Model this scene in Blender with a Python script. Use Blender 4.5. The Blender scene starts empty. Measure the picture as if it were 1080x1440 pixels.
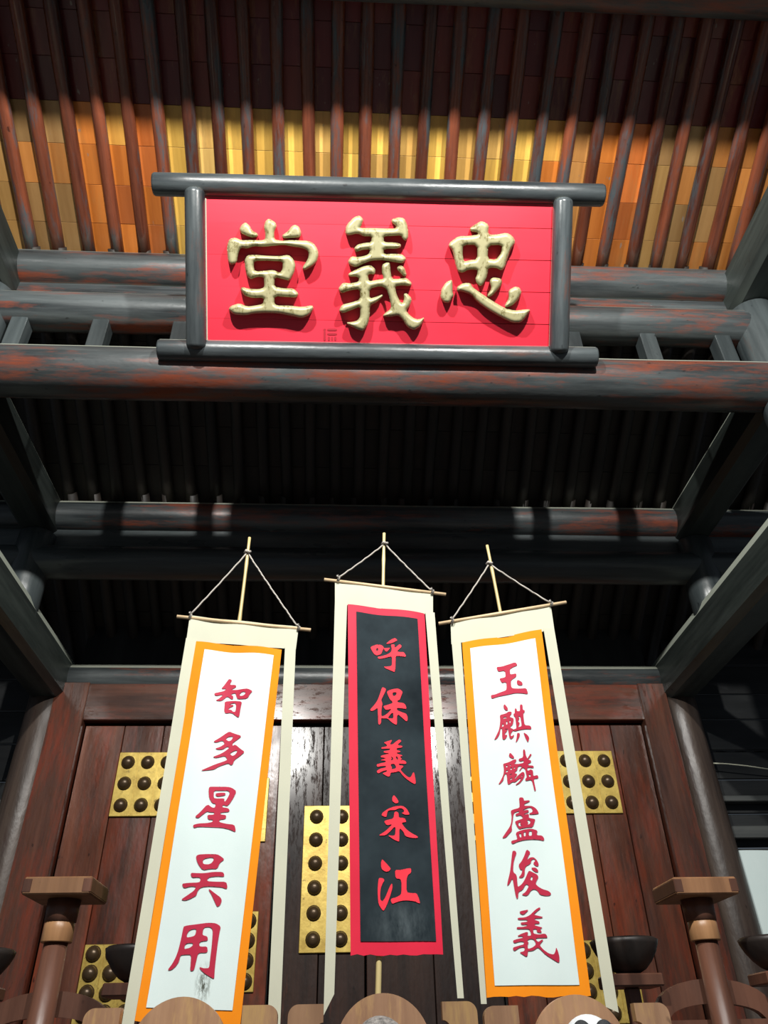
import bpy, bmesh, math, random
import numpy as np
from mathutils import Matrix, Vector, noise

# ------------------------------------------------------------------ camera, world, lights, exposure
F = 1075.0                       # focal length in pixels of the 1080 x 1440 frame
CAMZ = 1.0                       # camera height above the floor
Yd = Vector((-65, -775, -F)).normalized()
Zd = Vector((-35, 1490, -F)); Zd = (Zd - Zd.dot(Yd) * Yd).normalized()
Xd = Yd.cross(Zd)
ROT = Matrix((Xd, Yd, Zd))
scene = bpy.context.scene
col = scene.collection
cam = bpy.data.cameras.new('camera'); cam_o = bpy.data.objects.new('camera', cam); col.objects.link(cam_o)
cam.sensor_fit = 'AUTO'; cam.sensor_width = 36; cam.lens = F / 1440 * 36; cam.clip_start = .05
cam_o.matrix_world = Matrix.Translation((0, 0, CAMZ)) @ ROT.to_4x4()
scene.camera = cam_o

world = bpy.data.worlds.new('world'); scene.world = world; world.use_nodes = True
world.node_tree.nodes['Background'].inputs[0].default_value = (.72, .84, 1, 1)
world.node_tree.nodes['Background'].inputs[1].default_value = .13

def flood(x, y, z, tx, ty, tz, power, size):
    l = bpy.data.lights.new('floodlight', 'AREA'); l.shape = 'DISK'; l.size = size; l.energy = power
    l.color = (1, .985, .94)
    o = bpy.data.objects.new('floodlight', l); col.objects.link(o)
    d = Vector((tx - x, ty - y, tz - z)); o.matrix_world = Matrix.Translation((x, y, z)) @ d.to_track_quat('-Z', 'Y').to_matrix().to_4x4()
flood(-1.15, -.8, 4.92 + CAMZ, 0, 5.0, 3.2 + CAMZ, 430, .15)
flood(1.45, -.8, 4.92 + CAMZ, .4, 5.0, 3.2 + CAMZ, 430, .15)

vs = scene.view_settings
vs.view_transform = 'Standard'; vs.look = 'None'; vs.gamma = 1; vs.use_curve_mapping = False
vs.exposure = -0.30
random.seed(7)

# ------------------------------------------------------------------ pixel to point
def ray(px, py): return ROT @ Vector((px - 540, 720 - py, -F))
def at(px, py, Y):
    r = ray(px, py); r = r * (Y / r.y); return Vector((r.x, r.y, r.z + CAMZ))
def on_plane(px, py, p0, n):
    r = ray(px, py); c = Vector((0, 0, CAMZ)); return c + r * ((p0 - c).dot(n) / r.dot(n))
def V(x, y, h): return Vector((x, y, h + CAMZ))       # h is measured from camera height

# ------------------------------------------------------------------ materials
class NT:
    def __init__(s, name):
        s.m = bpy.data.materials.new(name); s.m.use_nodes = True; s.t = s.m.node_tree; s.n = s.t.nodes
        s.b = s.n['Principled BSDF']; s.tc = s.new('ShaderNodeTexCoord'); s.oi = s.new('ShaderNodeObjectInfo')
    def new(s, k, **kw):
        n = s.n.new(k)
        for a, b in kw.items(): setattr(n, a, b)
        return n
    def link(s, a, b): s.t.links.new(a, b)
    def noise(s, scale, detail=4, rough=.6, sc=(1, 1, 1), vec=None):
        m = s.new('ShaderNodeMapping'); m.inputs['Scale'].default_value = sc
        s.link(vec or s.tc.outputs['Object'], m.inputs['Vector'])
        n = s.new('ShaderNodeTexNoise', noise_dimensions='4D')
        n.inputs['Scale'].default_value = scale; n.inputs['Detail'].default_value = detail; n.inputs['Roughness'].default_value = rough
        s.link(m.outputs[0], n.inputs['Vector'])
        w = s.new('ShaderNodeMath', operation='MULTIPLY'); w.inputs[1].default_value = 37
        s.link(s.oi.outputs['Random'], w.inputs[0]); s.link(w.outputs[0], n.inputs['W'])
        return n.outputs['Fac']
    def ramp(s, fac, stops):
        r = s.new('ShaderNodeValToRGB'); e = r.color_ramp.elements
        while len(e) < len(stops): e.new(.5)
        for q, (p, c) in zip(e, stops):
            q.position = p; q.color = (c, c, c, 1) if isinstance(c, (int, float)) else (*c, 1)
        s.link(fac, r.inputs[0]); return r.outputs[0]
    def mix(s, fac, a, b, mode='MIX'):
        m = s.new('ShaderNodeMix', data_type='RGBA', blend_type=mode)
        for v, i in ((fac, 0), (a, 6), (b, 7)):
            if isinstance(v, (int, float)): m.inputs[i].default_value = v
            elif isinstance(v, tuple): m.inputs[i].default_value = (*v, 1)
            else: s.link(v, m.inputs[i])
        return m.outputs[2]
    def bump(s, h, strength=.3, dist=.01):
        b = s.new('ShaderNodeBump'); b.inputs['Strength'].default_value = strength; b.inputs['Distance'].default_value = dist
        s.link(h, b.inputs['Height']); s.link(b.outputs[0], s.b.inputs['Normal'])
    def out(s, c, rough=.5, metal=0):
        if isinstance(c, tuple): s.b.inputs['Base Color'].default_value = (*c, 1)
        else: s.link(c, s.b.inputs['Base Color'])
        if isinstance(rough, (int, float)): s.b.inputs['Roughness'].default_value = rough
        else: s.link(rough, s.b.inputs['Roughness'])
        s.b.inputs['Metallic'].default_value = metal
        return s.m

def wood(name, dark, light, patch=None, plo=.55, phi=.68, rough=(.35, .6), dust=None, dlo=.55, dhi=.75, grain=9, objcol=False, bump=.35):
    """grain runs along the local Z axis"""
    s = NT(name)
    g = s.noise(grain, 6, .65, (1, 1, .07))
    c = s.mix(s.ramp(g, [(.35, 0.), (.65, 1.)]), dark, light)
    if objcol: c = s.mix(1.0, c, s.oi.outputs['Color'], 'MULTIPLY')
    if patch:
        pn = s.noise(2.3, 6, .75, (2.4, 2.4, .40))
        c = s.mix(s.ramp(pn, [(plo, 0.), (phi, 1.)]), c, patch)
    v = s.new('ShaderNodeMath', operation='MULTIPLY_ADD'); v.inputs[1].default_value = .5; v.inputs[2].default_value = .75
    s.link(s.oi.outputs['Random'], v.inputs[0])
    c = s.mix(1.0, c, v.outputs[0], 'MULTIPLY')
    kn = s.noise(26, 2, .5, (1, 1, .5))
    c = s.mix(s.ramp(kn, [(.70, 0.), (.76, .7)]), c, tuple(x * .35 for x in dark))
    if dust:
        geo = s.new('ShaderNodeNewGeometry'); sp = s.new('ShaderNodeSeparateXYZ'); s.link(geo.outputs['True Normal'], sp.inputs[0])
        geo2 = s.new('ShaderNodeSeparateXYZ'); s.link(geo.outputs['Normal'], geo2.inputs[0])
        mr = s.new('ShaderNodeMapRange'); mr.inputs[1].default_value = dlo; mr.inputs[2].default_value = dhi
        s.link(geo2.outputs[2], mr.inputs[0])
        c = s.mix(mr.outputs[0], c, dust)
    r = s.ramp(s.noise(5, 3, .6, (1, 1, .3)), [(.3, rough[0]), (.7, rough[1])])
    h = s.mix(.5, g, kn)
    s.bump(h, bump, .006)
    return s.out(c, r)

def cloth_mat(name, base, tint, rough=.85, stain=None):
    s = NT(name)
    c = s.mix(s.ramp(s.noise(3.5, 4, .6), [(.35, 0.), (.7, 1.)]), base, tint)
    w = s.noise(500, 1, .5, (1, .1, 1))
    c = s.mix(s.ramp(w, [(.3, .0), (.8, .12)]), c, tuple(x * .6 for x in base))
    if stain:
        p, rad, sc = stain
        dv = s.new('ShaderNodeVectorMath', operation='SUBTRACT'); s.link(s.tc.outputs['Object'], dv.inputs[0]); dv.inputs[1].default_value = p
        ds = s.new('ShaderNodeVectorMath', operation='MULTIPLY'); s.link(dv.outputs[0], ds.inputs[0]); ds.inputs[1].default_value = (1 / rad[0], 0, 1 / rad[1])
        ln = s.new('ShaderNodeVectorMath', operation='LENGTH'); s.link(ds.outputs[0], ln.inputs[0])
        a = s.ramp(ln.outputs['Value'], [(.2, 1.), (1.0, 0.)])
        nn = s.ramp(s.noise(70 if rad[0] < .1 else 14, 4, .7, (1.5, 1, .6)), [(.42, 0.), (.58, 1.)] if rad[0] < .1 else [(.40, 0.), (.8, 1.)])
        m = s.new('ShaderNodeMath', operation='MULTIPLY'); s.link(a, m.inputs[0]); s.link(nn, m.inputs[1])
        c = s.mix(m.outputs[0], c, sc)
    s.bump(s.noise(9, 3, .5, (1, 1, .35)), .25, .01)
    m = s.out(c, rough); s.b.inputs['Specular IOR Level'].default_value = .25
    return m

DUST = (.38, .40, .33)
M = {}
M['beam'] = wood('weathered_dark_beam', (.012, .015, .017), (.080, .092, .094), (.19, .045, .022), .50, .64, (.22, .48), DUST, .46, .56, bump=.5)
M['frame'] = wood('board_frame_wood', (.016, .020, .023), (.082, .096, .10), (.12, .045, .030), .56, .72, (.22, .45), DUST, .46, .54, bump=.5)
M['post'] = wood('grey_post', (.022, .028, .030), (.060, .072, .074), (.06, .035, .028), .6, .8, (.25, .45), DUST, .80, .9, bump=.5)
M['transverse'] = wood('grey_beam', (.012, .016, .015), (.042, .052, .047), None, .6, .7, (.35, .6), (.46, .50, .42), .30, .42, bump=.5)
M['rafter'] = wood('rafter_wood', (.035, .011, .008), (.190, .052, .024), (.050, .060, .066), .50, .60, (.16, .36), None, bump=.7)
M['rafter_dark'] = wood('dark_rafter', (.010, .009, .008), (.030, .022, .017), (.05, .025, .015), .66, .78, (.5, .7))  # near-black brown for the rafters of the rear slopes
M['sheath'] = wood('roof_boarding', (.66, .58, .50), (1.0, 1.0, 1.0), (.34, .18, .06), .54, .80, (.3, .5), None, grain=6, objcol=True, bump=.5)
M['sheath_dark'] = wood('dark_boarding', (.010, .009, .008), (.028, .020, .015), (.06, .03, .012), .68, .8, (.5, .7))  # near-black brown for the rear boards and the slab above them
M['column'] = wood('brown_column', (.028, .018, .014), (.090, .062, .047), (.035, .012, .009), .55, .7, (.32, .55), bump=.9)
M['door'] = wood('varnished_door', (.040, .014, .009), (.150, .050, .026), (.22, .036, .012), .48, .70, (.18, .40), bump=.6)
M['door_dark'] = wood('varnished_door_dark', (.010, .006, .005), (.040, .019, .013), (.09, .028, .016), .58, .72, (.45, .6), bump=.8)
M['jamb'] = wood('door_frame_wood', (.040, .017, .012), (.130, .050, .030), (.22, .036, .014), .50, .70, (.38, .55), bump=.6)
for k, lo in (('door_dark', .44), ('jamb', .43)):       # flaking varnish: gloss only where the coat is left
    t = M[k].node_tree; bs = t.nodes['Principled BSDF']; bs.inputs['Coat Roughness'].default_value = .16; bs.inputs['Specular IOR Level'].default_value = .2
    tc = t.nodes['Texture Coordinate']; mp_ = t.nodes.new('ShaderNodeMapping'); mp_.inputs['Scale'].default_value = (1.6, 1, .35)
    nz_ = t.nodes.new('ShaderNodeTexNoise'); nz_.inputs['Scale'].default_value = 22; nz_.inputs['Detail'].default_value = 9; nz_.inputs['Roughness'].default_value = .8
    rp = t.nodes.new('ShaderNodeValToRGB'); rp.color_ramp.elements[0].position = lo; rp.color_ramp.elements[1].position = lo + .06
    t.links.new(tc.outputs['Object'], mp_.inputs[0]); t.links.new(mp_.outputs[0], nz_.inputs['Vector']); t.links.new(nz_.outputs['Fac'], rp.inputs[0]); t.links.new(rp.outputs[0], bs.inputs['Coat Weight'])
M['stand'] = wood('stand_wood', (.072, .030, .019), (.145, .062, .038), (.05, .022, .015), .6, .75, (.3, .5))
M['capwood'] = wood('cap_wood', (.16, .075, .035), (.30, .15, .07), (.08, .06, .05), .62, .74, (.35, .55))
M['collar'] = wood('collar_wood', (.22, .11, .05), (.38, .20, .09), None, .6, .7, (.28, .45))
M['chair'] = wood('chair_wood', (.22, .12, .07), (.36, .21, .12), (.42, .26, .11), .50, .62, (.3, .5))
M['bowl'] = wood('dark_bowl', (.016, .012, .011), (.032, .024, .02), None, .6, .7, (.4, .6))
M['black'] = wood('blackened_boards', (.006, .007, .008), (.018, .02, .021), None, .6, .7, (.4, .7))
M['greyrail'] = wood('grey_rail', (.05, .055, .055), (.10, .105, .10), None)
M['stone'] = wood('floor_stone', (.10, .095, .09), (.2, .19, .18), None)
def bamboo():
    s = NT('bamboo'); c = s.mix(s.ramp(s.noise(30, 3, .5, (1, 1, .06)), [(.3, 0.), (.7, 1.)]), (.50, .38, .16), (.72, .60, .30)); return s.out(c, .4)
M['bamboo'] = bamboo()
def stickm():
    s = NT('pale_stick'); c = s.mix(s.noise(40, 3), (.55, .38, .2), (.8, .62, .4)); return s.out(c, .5)
M['stick'] = stickm()
def rope():
    s = NT('twine'); w = s.new('ShaderNodeTexWave'); w.inputs['Scale'].default_value = 60; w.bands_direction = 'DIAGONAL'
    s.link(s.tc.outputs['Object'], w.inputs['Vector']); c = s.mix(w.outputs['Fac'], (.22, .20, .18), (.62, .58, .52)); return s.out(c, .9)
M['rope'] = rope()
M['cream'] = cloth_mat('cream_canvas', (.60, .60, .47), (.55, .555, .44))
M['orange'] = cloth_mat('orange_cloth', (.92, .30, .008), (.86, .24, .006))
M['crimson'] = cloth_mat('crimson_cloth', (.74, .018, .055), (.64, .014, .045), .6)
M['white'] = cloth_mat('white_cloth', (.72, .83, .81), (.67, .79, .775), .8)
M['white_stained'] = cloth_mat('white_cloth_stained', (.72, .83, .81), (.67, .79, .775), .8, (tuple(at(286, 1383, 3.3)), (.035, .075), (.10, .11, .09)))
M['black_cloth'] = cloth_mat('black_cloth', (.009, .014, .018), (.030, .044, .052), .7, (tuple(at(568, 1302, 3.3)), (.16, .10), (.10, .125, .135)))
M['black_cloth'].node_tree.nodes['Principled BSDF'].inputs['Specular IOR Level'].default_value = .08
M['ink'] = cloth_mat('crimson_paint', (.50, .022, .062), (.44, .018, .05), .6)
M['ink_red'] = cloth_mat('red_paint', (.86, .035, .065), (.80, .028, .05), .6)
def redpanel():
    s = NT('red_lacquer'); c = s.mix(s.ramp(s.noise(2.2, 4, .6, (1, .5, .25)), [(.3, 0.), (.75, 1.)]), (.62, .012, .030), (.72, .026, .055))
    s.bump(s.noise(8, 4, .6, (1, 1, .06)), .12, .004); return s.out(c, .42)
M['red'] = redpanel()
M['seal'] = NT('seal_ink').out((.33, .006, .02), .5)
def gold():
    s = NT('worn_gilding')
    c = s.mix(s.noise(10, 3), (.30, .275, .14), (.39, .36, .20))
    sc = s.ramp(s.noise(14, 8, .82, (1.5, .55, 1)), [(.52, 0.), (.60, 1.)])
    c = s.mix(sc, c, (.13, .105, .03))
    s.bump(sc, -.3, .004); return s.out(c, .42, .15)
M['gold'] = gold()
def brass():
    s = NT('brass_sheet')
    c = s.mix(s.ramp(s.noise(7, 5, .7), [(.35, 0.), (.65, 1.)]), (.42, .28, .055), (.70, .52, .13))
    c = s.mix(s.ramp(s.noise(17, 5, .75), [(.58, 0.), (.7, 1.)]), c, (.12, .075, .02))
    s.bump(s.noise(14, 3), .25, .006); return s.out(c, .40, .45)
M['brass'] = brass()
def stud():
    s = NT('dark_bronze'); c = s.mix(s.noise(18, 4), (.045, .028, .016), (.12, .075, .035)); return s.out(c, .33, .4)
M['stud'] = stud()
def fur(n, a, b):
    s = NT(n); c = s.mix(s.ramp(s.noise(60, 4, .7), [(.35, 0.), (.65, 1.)]), a, b); s.bump(s.noise(160, 3), .6, .004); return s.out(c, .8)
M['fur_white'] = fur('white_plush', (.62, .66, .68), (.8, .84, .86)); M['fur_black'] = fur('black_plush', (.012, .014, .016), (.04, .045, .05))
M['fur_grey'] = fur('grey_plush', (.10, .095, .09), (.34, .32, .30)); M['fur_brown'] = fur('brown_plush', (.12, .04, .03), (.22, .08, .05))
M['eye'] = NT('glass_eye').out((.01, .01, .012), .06)

# ------------------------------------------------------------------ object helpers
WM = {}
def link(name, mesh, mat=None, parent=None, mw=None, kind=None):
    o = bpy.data.objects.new(name, mesh); col.objects.link(o)
    if mat is not None and mesh is not None and not mesh.materials: mesh.materials.append(mat)
    mw = mw or Matrix.Identity(4)
    WM[o.name] = mw.copy()
    if parent is not None:
        o.parent = parent; o.matrix_basis = WM[parent.name].inverted() @ mw
    else: o.matrix_basis = mw
    if kind: o['kind'] = kind
    return o
def empty(name, loc, parent=None): return link(name, None, None, parent, Matrix.Translation(loc))
def tag(o, label=None, cat=None, group=None, kind=None):
    for k, v in (('label', label), ('category', cat), ('group', group), ('kind', kind)):
        if v: o[k] = v
    return o
def mesh_of(verts, faces, smooth=False, name='mesh'):
    me = bpy.data.meshes.new(name); me.from_pydata([tuple(v) for v in verts], [], faces); me.update()
    if smooth: me.polygons.foreach_set('use_smooth', [True] * len(me.polygons))
    return me
def bm_mesh(bm, smooth=False, name='mesh'):
    bmesh.ops.recalc_face_normals(bm, faces=bm.faces)
    me = bpy.data.meshes.new(name); bm.to_mesh(me); bm.free()
    if smooth: me.polygons.foreach_set('use_smooth', [True] * len(me.polygons))
    return me
def frame_of(p, q, up=None):
    z = (q - p).normalized(); up = up or (Vector((0, 0, 1)) if abs(z.z) < .95 else Vector((0, -1, 0)))
    x = up.cross(z).normalized(); y = z.cross(x)
    m = Matrix((x, y, z)).transposed().to_4x4(); m.translation = (p + q) / 2
    return m
def lathe(profile, seg=24, wob=0, seed=0):
    """profile of (radius, z) about local Z, closed by caps"""
    vs_, fs = [], []
    for i, (r, z) in enumerate(profile):
        for k in range(seg):
            a = 2 * math.pi * k / seg
            rr = r * (1 + (wob * noise.noise(Vector((math.cos(a) * .8, math.sin(a) * .8, z * .9 + seed))) if wob else 0))
            vs_.append((rr * math.cos(a), rr * math.sin(a), z))
    n = len(profile)
    for i in range(n - 1):
        for k in range(seg):
            k2 = (k + 1) % seg
            fs.append((i * seg + k, i * seg + k2, (i + 1) * seg + k2, (i + 1) * seg + k))
    fs.append(tuple(reversed(range(seg)))); fs.append(tuple((n - 1) * seg + k for k in range(seg)))
    me = mesh_of(vs_, fs)
    for p in me.polygons: p.use_smooth = len(p.vertices) == 4
    return me
def log(name, p, q, r, mat, parent=None, r2=None, seg=24, wob=.05, rounded=False, kind=None):
    L = (q - p).length; n = max(2, int(L / .25)); r2 = r if r2 is None else r2
    pr = []
    for i in range(n + 1):
        t = i / n; pr.append((r + (r2 - r) * t, -L / 2 + L * t))
    if rounded:
        a = [(r * math.sin(u), -L / 2 - .6 * r * math.cos(u)) for u in (.25, .6, .95, 1.25)]
        b = [(r2 * math.sin(u), L / 2 + .6 * r2 * math.cos(u)) for u in (1.25, .95, .6, .25)]
        pr = a + pr + b
    else:
        pr = [(r * .93, -L / 2)] + [(r, -L / 2 + .012)] + pr[1:-1] + [(r2, L / 2 - .012), (r2 * .93, L / 2)]
    return link(name, lathe(pr, seg, wob, random.random() * 50), mat, parent, frame_of(p, q), kind)
def box_mesh(sx, sy, sz, bev=.006, seg=1):
    bm = bmesh.new(); bmesh.ops.create_cube(bm, size=1)
    bmesh.ops.scale(bm, vec=(sx, sy, sz), verts=bm.verts)
    if bev: bmesh.ops.bevel(bm, geom=bm.edges[:], offset=min(bev, sx * .4, sy * .4, sz * .4), segments=seg, affect='EDGES', profile=.5)
    return bm_mesh(bm)
def bar(name, p, q, w, h, mat, parent=None, bev=.006, kind=None, up=None, seg=1):
    """box from p to q; w across (horizontal), h the other way; grain along it"""
    return link(name, box_mesh(w, h, (q - p).length, bev, seg), mat, parent, frame_of(p, q, up), kind)
def tube(name, pts, r, mat, parent=None, seg=8, kind=None, closed_r=None):
    vs_, fs = [], []; n = len(pts)
    for i, p in enumerate(pts):
        d = (pts[min(i + 1, n - 1)] - pts[max(i - 1, 0)]).normalized()
        up = Vector((0, 0, 1)) if abs(d.z) < .9 else Vector((0, 1, 0)); x = up.cross(d).normalized(); y = d.cross(x)
        rr = r[i] if isinstance(r, (list, tuple)) else r
        for k in range(seg):
            a = 2 * math.pi * k / seg; vs_.append(p + x * rr * math.cos(a) + y * rr * math.sin(a))
    for i in range(n - 1):
        for k in range(seg):
            k2 = (k + 1) % seg; fs.append((i * seg + k, i * seg + k2, (i + 1) * seg + k2, (i + 1) * seg + k))
    fs.append(tuple(reversed(range(seg)))); fs.append(tuple((n - 1) * seg + k for k in range(seg)))
    c = sum(pts, Vector()) / n
    me = mesh_of([v - c for v in vs_], fs, True)
    return link(name, me, mat, parent, Matrix.Translation(c), kind)
def prism(name, outline, holes, thick, mat, parent, mw, bev=0):
    """2-D outline in local XZ extruded along local Y, filled with holes"""
    bm = bmesh.new()
    edges = []
    for loop in [outline] + holes:
        v = [bm.verts.new((x, -thick / 2, z)) for x, z in loop]
        for i in range(len(v)): edges.append(bm.edges.new((v[i], v[(i + 1) % len(v)])))
    bmesh.ops.triangle_fill(bm, use_beauty=True, use_dissolve=False, edges=edges)
    r = bmesh.ops.extrude_face_region(bm, geom=bm.faces[:])
    bmesh.ops.translate(bm, vec=(0, thick, 0), verts=[g for g in r['geom'] if isinstance(g, bmesh.types.BMVert)])
    return link(name, bm_mesh(bm), mat, parent, mw)

# ------------------------------------------------------------------ SETTING
XL, XR = -2.68, 3.18                      # column lines of the bay (inner faces at -2.5 and 3.0)
YW, YP, YB = 6.83, 5.70, 3.86             # wall, inner purlin, sign-board beam lines
XI0, XI1 = -4.9, 5.6

# floor of stone slabs (below the frame)
fl = empty('floor', (0, 4, 0)); tag(fl, kind='structure')
slab = box_mesh(.99, .99, .08, .01)
for i in range(-5, 7):
    for j in range(-1, 7):
        link('slab', slab, M['stone'], fl, Matrix.Translation((i, 1.0 + j, -.04)))

# roof slopes: rafters and the boards that lie on them
SP = .2185; X0 = -2.281
def roof_line(Y):
    if Y <= YB: return 5.27 + .42 * (YB - Y)
    if Y <= YP: return 5.27 - (YB - Y) * -1 * (5.27 - 4.22) / (YP - YB)
    return 4.22 - .60 * (Y - YP)
def slope(Ya, Yb, k0, k1, rows, raf, shm, rr, colour=None):
    c = empty('ceiling', V(.25, (Ya + Yb) / 2, roof_line((Ya + Yb) / 2))); tag(c, kind='structure')
    pa, pb = V(0, Ya, roof_line(Ya)), V(0, Yb, roof_line(Yb))
    L = (pb - pa).length; d = (pb - pa).normalized(); up = Vector((1, 0, 0)).cross(d).normalized()
    if up.z < 0: up = -up
    variants = [lathe([(rr * (1 + .06 * random.uniform(-1, 1)), -L / 2 + L * i / 8) for i in range(9)], 14, .12, random.random() * 90) for _ in range(5)]
    for k in range(k0, k1 + 1):
        x = X0 + SP * k + random.uniform(-.010, .010); sh = Vector((x, 0, 0)); tw = random.uniform(-.012, .012)
        link('rafter', variants[k % 5], raf, c, frame_of(pa + sh + Vector((tw, 0, 0)), pb + sh - Vector((tw, 0, 0))))
    rl = L / rows
    bmesh_b = [box_mesh(SP * .999, .016, rl * .992, .0015) for _ in range(1)]
    for k in range(k0, k1):
        for j in range(rows):
            x = X0 + SP * (k + .5)
            p = pa + d * (rl * j) + Vector((x, 0, 0)) + up * (rr + .012 + random.uniform(0, .003)); q = p + d * rl
            o = link('roof_board', bmesh_b[0], shm, c, frame_of(p, q))
            if colour: o.color = (*colour(x, j, (p + q) / 2), 1)
    e = (pb - pa).normalized() * .02
    s0, s1 = Vector((X0 + SP * k0, 0, 0)), Vector((X0 + SP * k1, 0, 0))
    m = (pa + pb + s0 + s1) / 2 + up * (rr + .055)
    bar('light_seal_slab', m - d * (L / 2 + .05), m + d * (L / 2 + .05), SP * (k1 - k0), .04, M['sheath_dark'], c)  # unseen slab added to stop sky light leaking through the board gaps
    return c
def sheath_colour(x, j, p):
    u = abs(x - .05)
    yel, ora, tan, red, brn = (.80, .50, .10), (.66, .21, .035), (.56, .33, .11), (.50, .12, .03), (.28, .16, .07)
    if p.y < 2.86:  return random.choice([(.16, .018, .02), (.12, .015, .02), (.20, .03, .02)])  # boards above the lamplight edge painted dark maroon, shade put into their colour
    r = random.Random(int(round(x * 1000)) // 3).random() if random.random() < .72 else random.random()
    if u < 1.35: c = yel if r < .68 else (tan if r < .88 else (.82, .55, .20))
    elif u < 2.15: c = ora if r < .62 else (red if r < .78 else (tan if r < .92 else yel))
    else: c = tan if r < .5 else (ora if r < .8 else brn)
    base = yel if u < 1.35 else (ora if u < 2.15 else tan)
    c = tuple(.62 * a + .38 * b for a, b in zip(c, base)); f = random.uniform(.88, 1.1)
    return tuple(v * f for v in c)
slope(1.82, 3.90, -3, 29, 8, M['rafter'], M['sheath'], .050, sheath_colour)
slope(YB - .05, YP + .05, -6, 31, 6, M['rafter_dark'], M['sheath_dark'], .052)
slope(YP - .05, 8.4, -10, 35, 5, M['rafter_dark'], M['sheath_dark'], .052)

def cross_beam(x, y0, y1, h, w, ht, cx, cz):
    a, b = w / 2, ht / 2
    prof = [(-a + .05, -b), (a - .05, -b), (a, -b + .05), (a, b - cz), (a - cx, b), (-a + cx, b), (-a, b - cz), (-a, -b + .05)]
    L = abs(y1 - y0); n = len(prof); vs_, fs = [], []
    for zz in (-L / 2, L / 2): vs_ += [(p, q, zz) for p, q in prof]
    for i in range(n): fs.append((i, (i + 1) % n, n + (i + 1) % n, n + i))
    fs += [tuple(reversed(range(n))), tuple(range(n, 2 * n))]
    m = frame_of(Vector((x, y0, h + CAMZ)), Vector((x, y1, h + CAMZ)))
    return link('cross_beam', mesh_of(vs_, fs), M['transverse'], None, m)
# beams and posts of the timber frame
def beam_thing(name, o, label, cat='beam', group=None): return tag(o, label, cat, group)
def logx(name, Y, h, r, label, x0=XI0, x1=XI1, mat='beam', cat='beam', group=None):
    # the long log is made bay by bay, butted on the column lines
    o = log(name, V(x0, Y, h), V(x1, Y, h), r, M[mat], wob=.045)
    return tag(o, label, cat, group)
logx('purlin', 2.015, 5.82, .155, 'round dark purlin under the roof right at the top edge of the photo', -3.3, 4.0, cat='purlin')
logx('added_shade_beam', 1.45, 5.540, .17, 'unseen round beam added above the view to shade the rafter tops from the lamps', -3.3, 4.0)  # added out of view; its shadow cuts off the lamplight across the rafters
logx('purlin', YB, 5.06, .155, 'round red-patched purlin carrying the lit orange rafters, behind the red sign', -2.95, 3.45, cat='purlin')
tag(bar('packing_board', V(-2.95, YB + .02, 4.81), V(3.45, YB + .02, 4.81), .06, .19, M['beam'], bev=.008), 'thin flat board between the two round logs behind the red sign', 'board')
logx('tie_beam', YB, 4.575, .148, 'round grey tie beam just above the row of short blocks, behind the sign', -2.95, 3.45)
logx('main_beam', YB, 3.947, .185, 'thick round grey beam that the red sign stands on', -2.95, 3.45)
logx('purlin', YP, 4.01, .145, 'round purlin in the dark rear roof, pale band with shadow bars on it', cat='purlin')
tag(bar('packing_board', V(XI0, YP + .02, 3.775), V(XI1, YP + .02, 3.775), .06, .22, M['post'], bev=.008), 'flat grey board under the dark rear purlin', 'board')
logx('tie_beam', YP, 3.53, .148, 'dim round tie beam under the rear purlin, above the banners', mat='post')
logx('wall_plate', YW, 2.945, .142, 'round beam with pale top lying over the brass-studded doors', -2.56, 3.06, cat='beam')
# short blocks between main beam and tie beam
bx = box_mesh(.12, .12, .36, .006)
lab = ['short grey block beside the left column', 'short grey block, second from the left column', 'short grey block peeking out left of the sign'] + ['short block behind the sign, %s,' % w for w in ('under its left character', 'left of its middle character', 'right of its middle character', 'under its right character', 'behind its right end')] + ['short reddish block, second from the right column', 'short grey block beside the right column']
for k in range(10):
    x = -2.38 + .5811 * k
    o = link('strut', bx, M['post'], None, Matrix.Translation(V(x, YB, 4.275))); tag(o, lab[k] + ' above the thick beam', 'block', 'short blocks between the beams')
# tall columns
for x, s in ((XL, 'left'), (XR, 'right')):
    o = log('column', Vector((x, YB, 0)), V(x, YB, 4.74), .185, M['post'], wob=.03, seg=28)
    tag(o, 'tall grey round column at the %s end of the thick sign beam' % s, 'column')
    o = log('wall_column', Vector((x - .03 if x < 0 else x + .03, YW, 0)), V(x, YW, 2.80), .19, M['column'], r2=.175, wob=.04, seg=28)
    tag(o, 'stout brown round column framing the %s side of the doors' % s, 'column')
    o = log('short_post', V(x, YP, 3.0), V(x, YP, 3.80), .16, M['post'], wob=.03)
    tag(o, 'short grey post standing on the lowest beam at the %s, under the rear purlin' % s, 'post')
    # transverse beams running toward the viewer
    tag(cross_beam(x, YW + .18, 1.0, 2.93, .32, .42, .035, .08), 'lowest heavy squared beam running forward on the %s from the wall column' % s, 'beam')
    tag(cross_beam(x, YP + .16, YB, 3.98, .30, .36, .03, .05), 'middle squared beam running forward on the %s from the short post' % s, 'beam')
    tag(cross_beam(x, YB + .18, .8, 4.93, .34, .38, .03, .05), 'uppermost squared beam running forward on the %s above the tall column' % s, 'beam')

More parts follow.
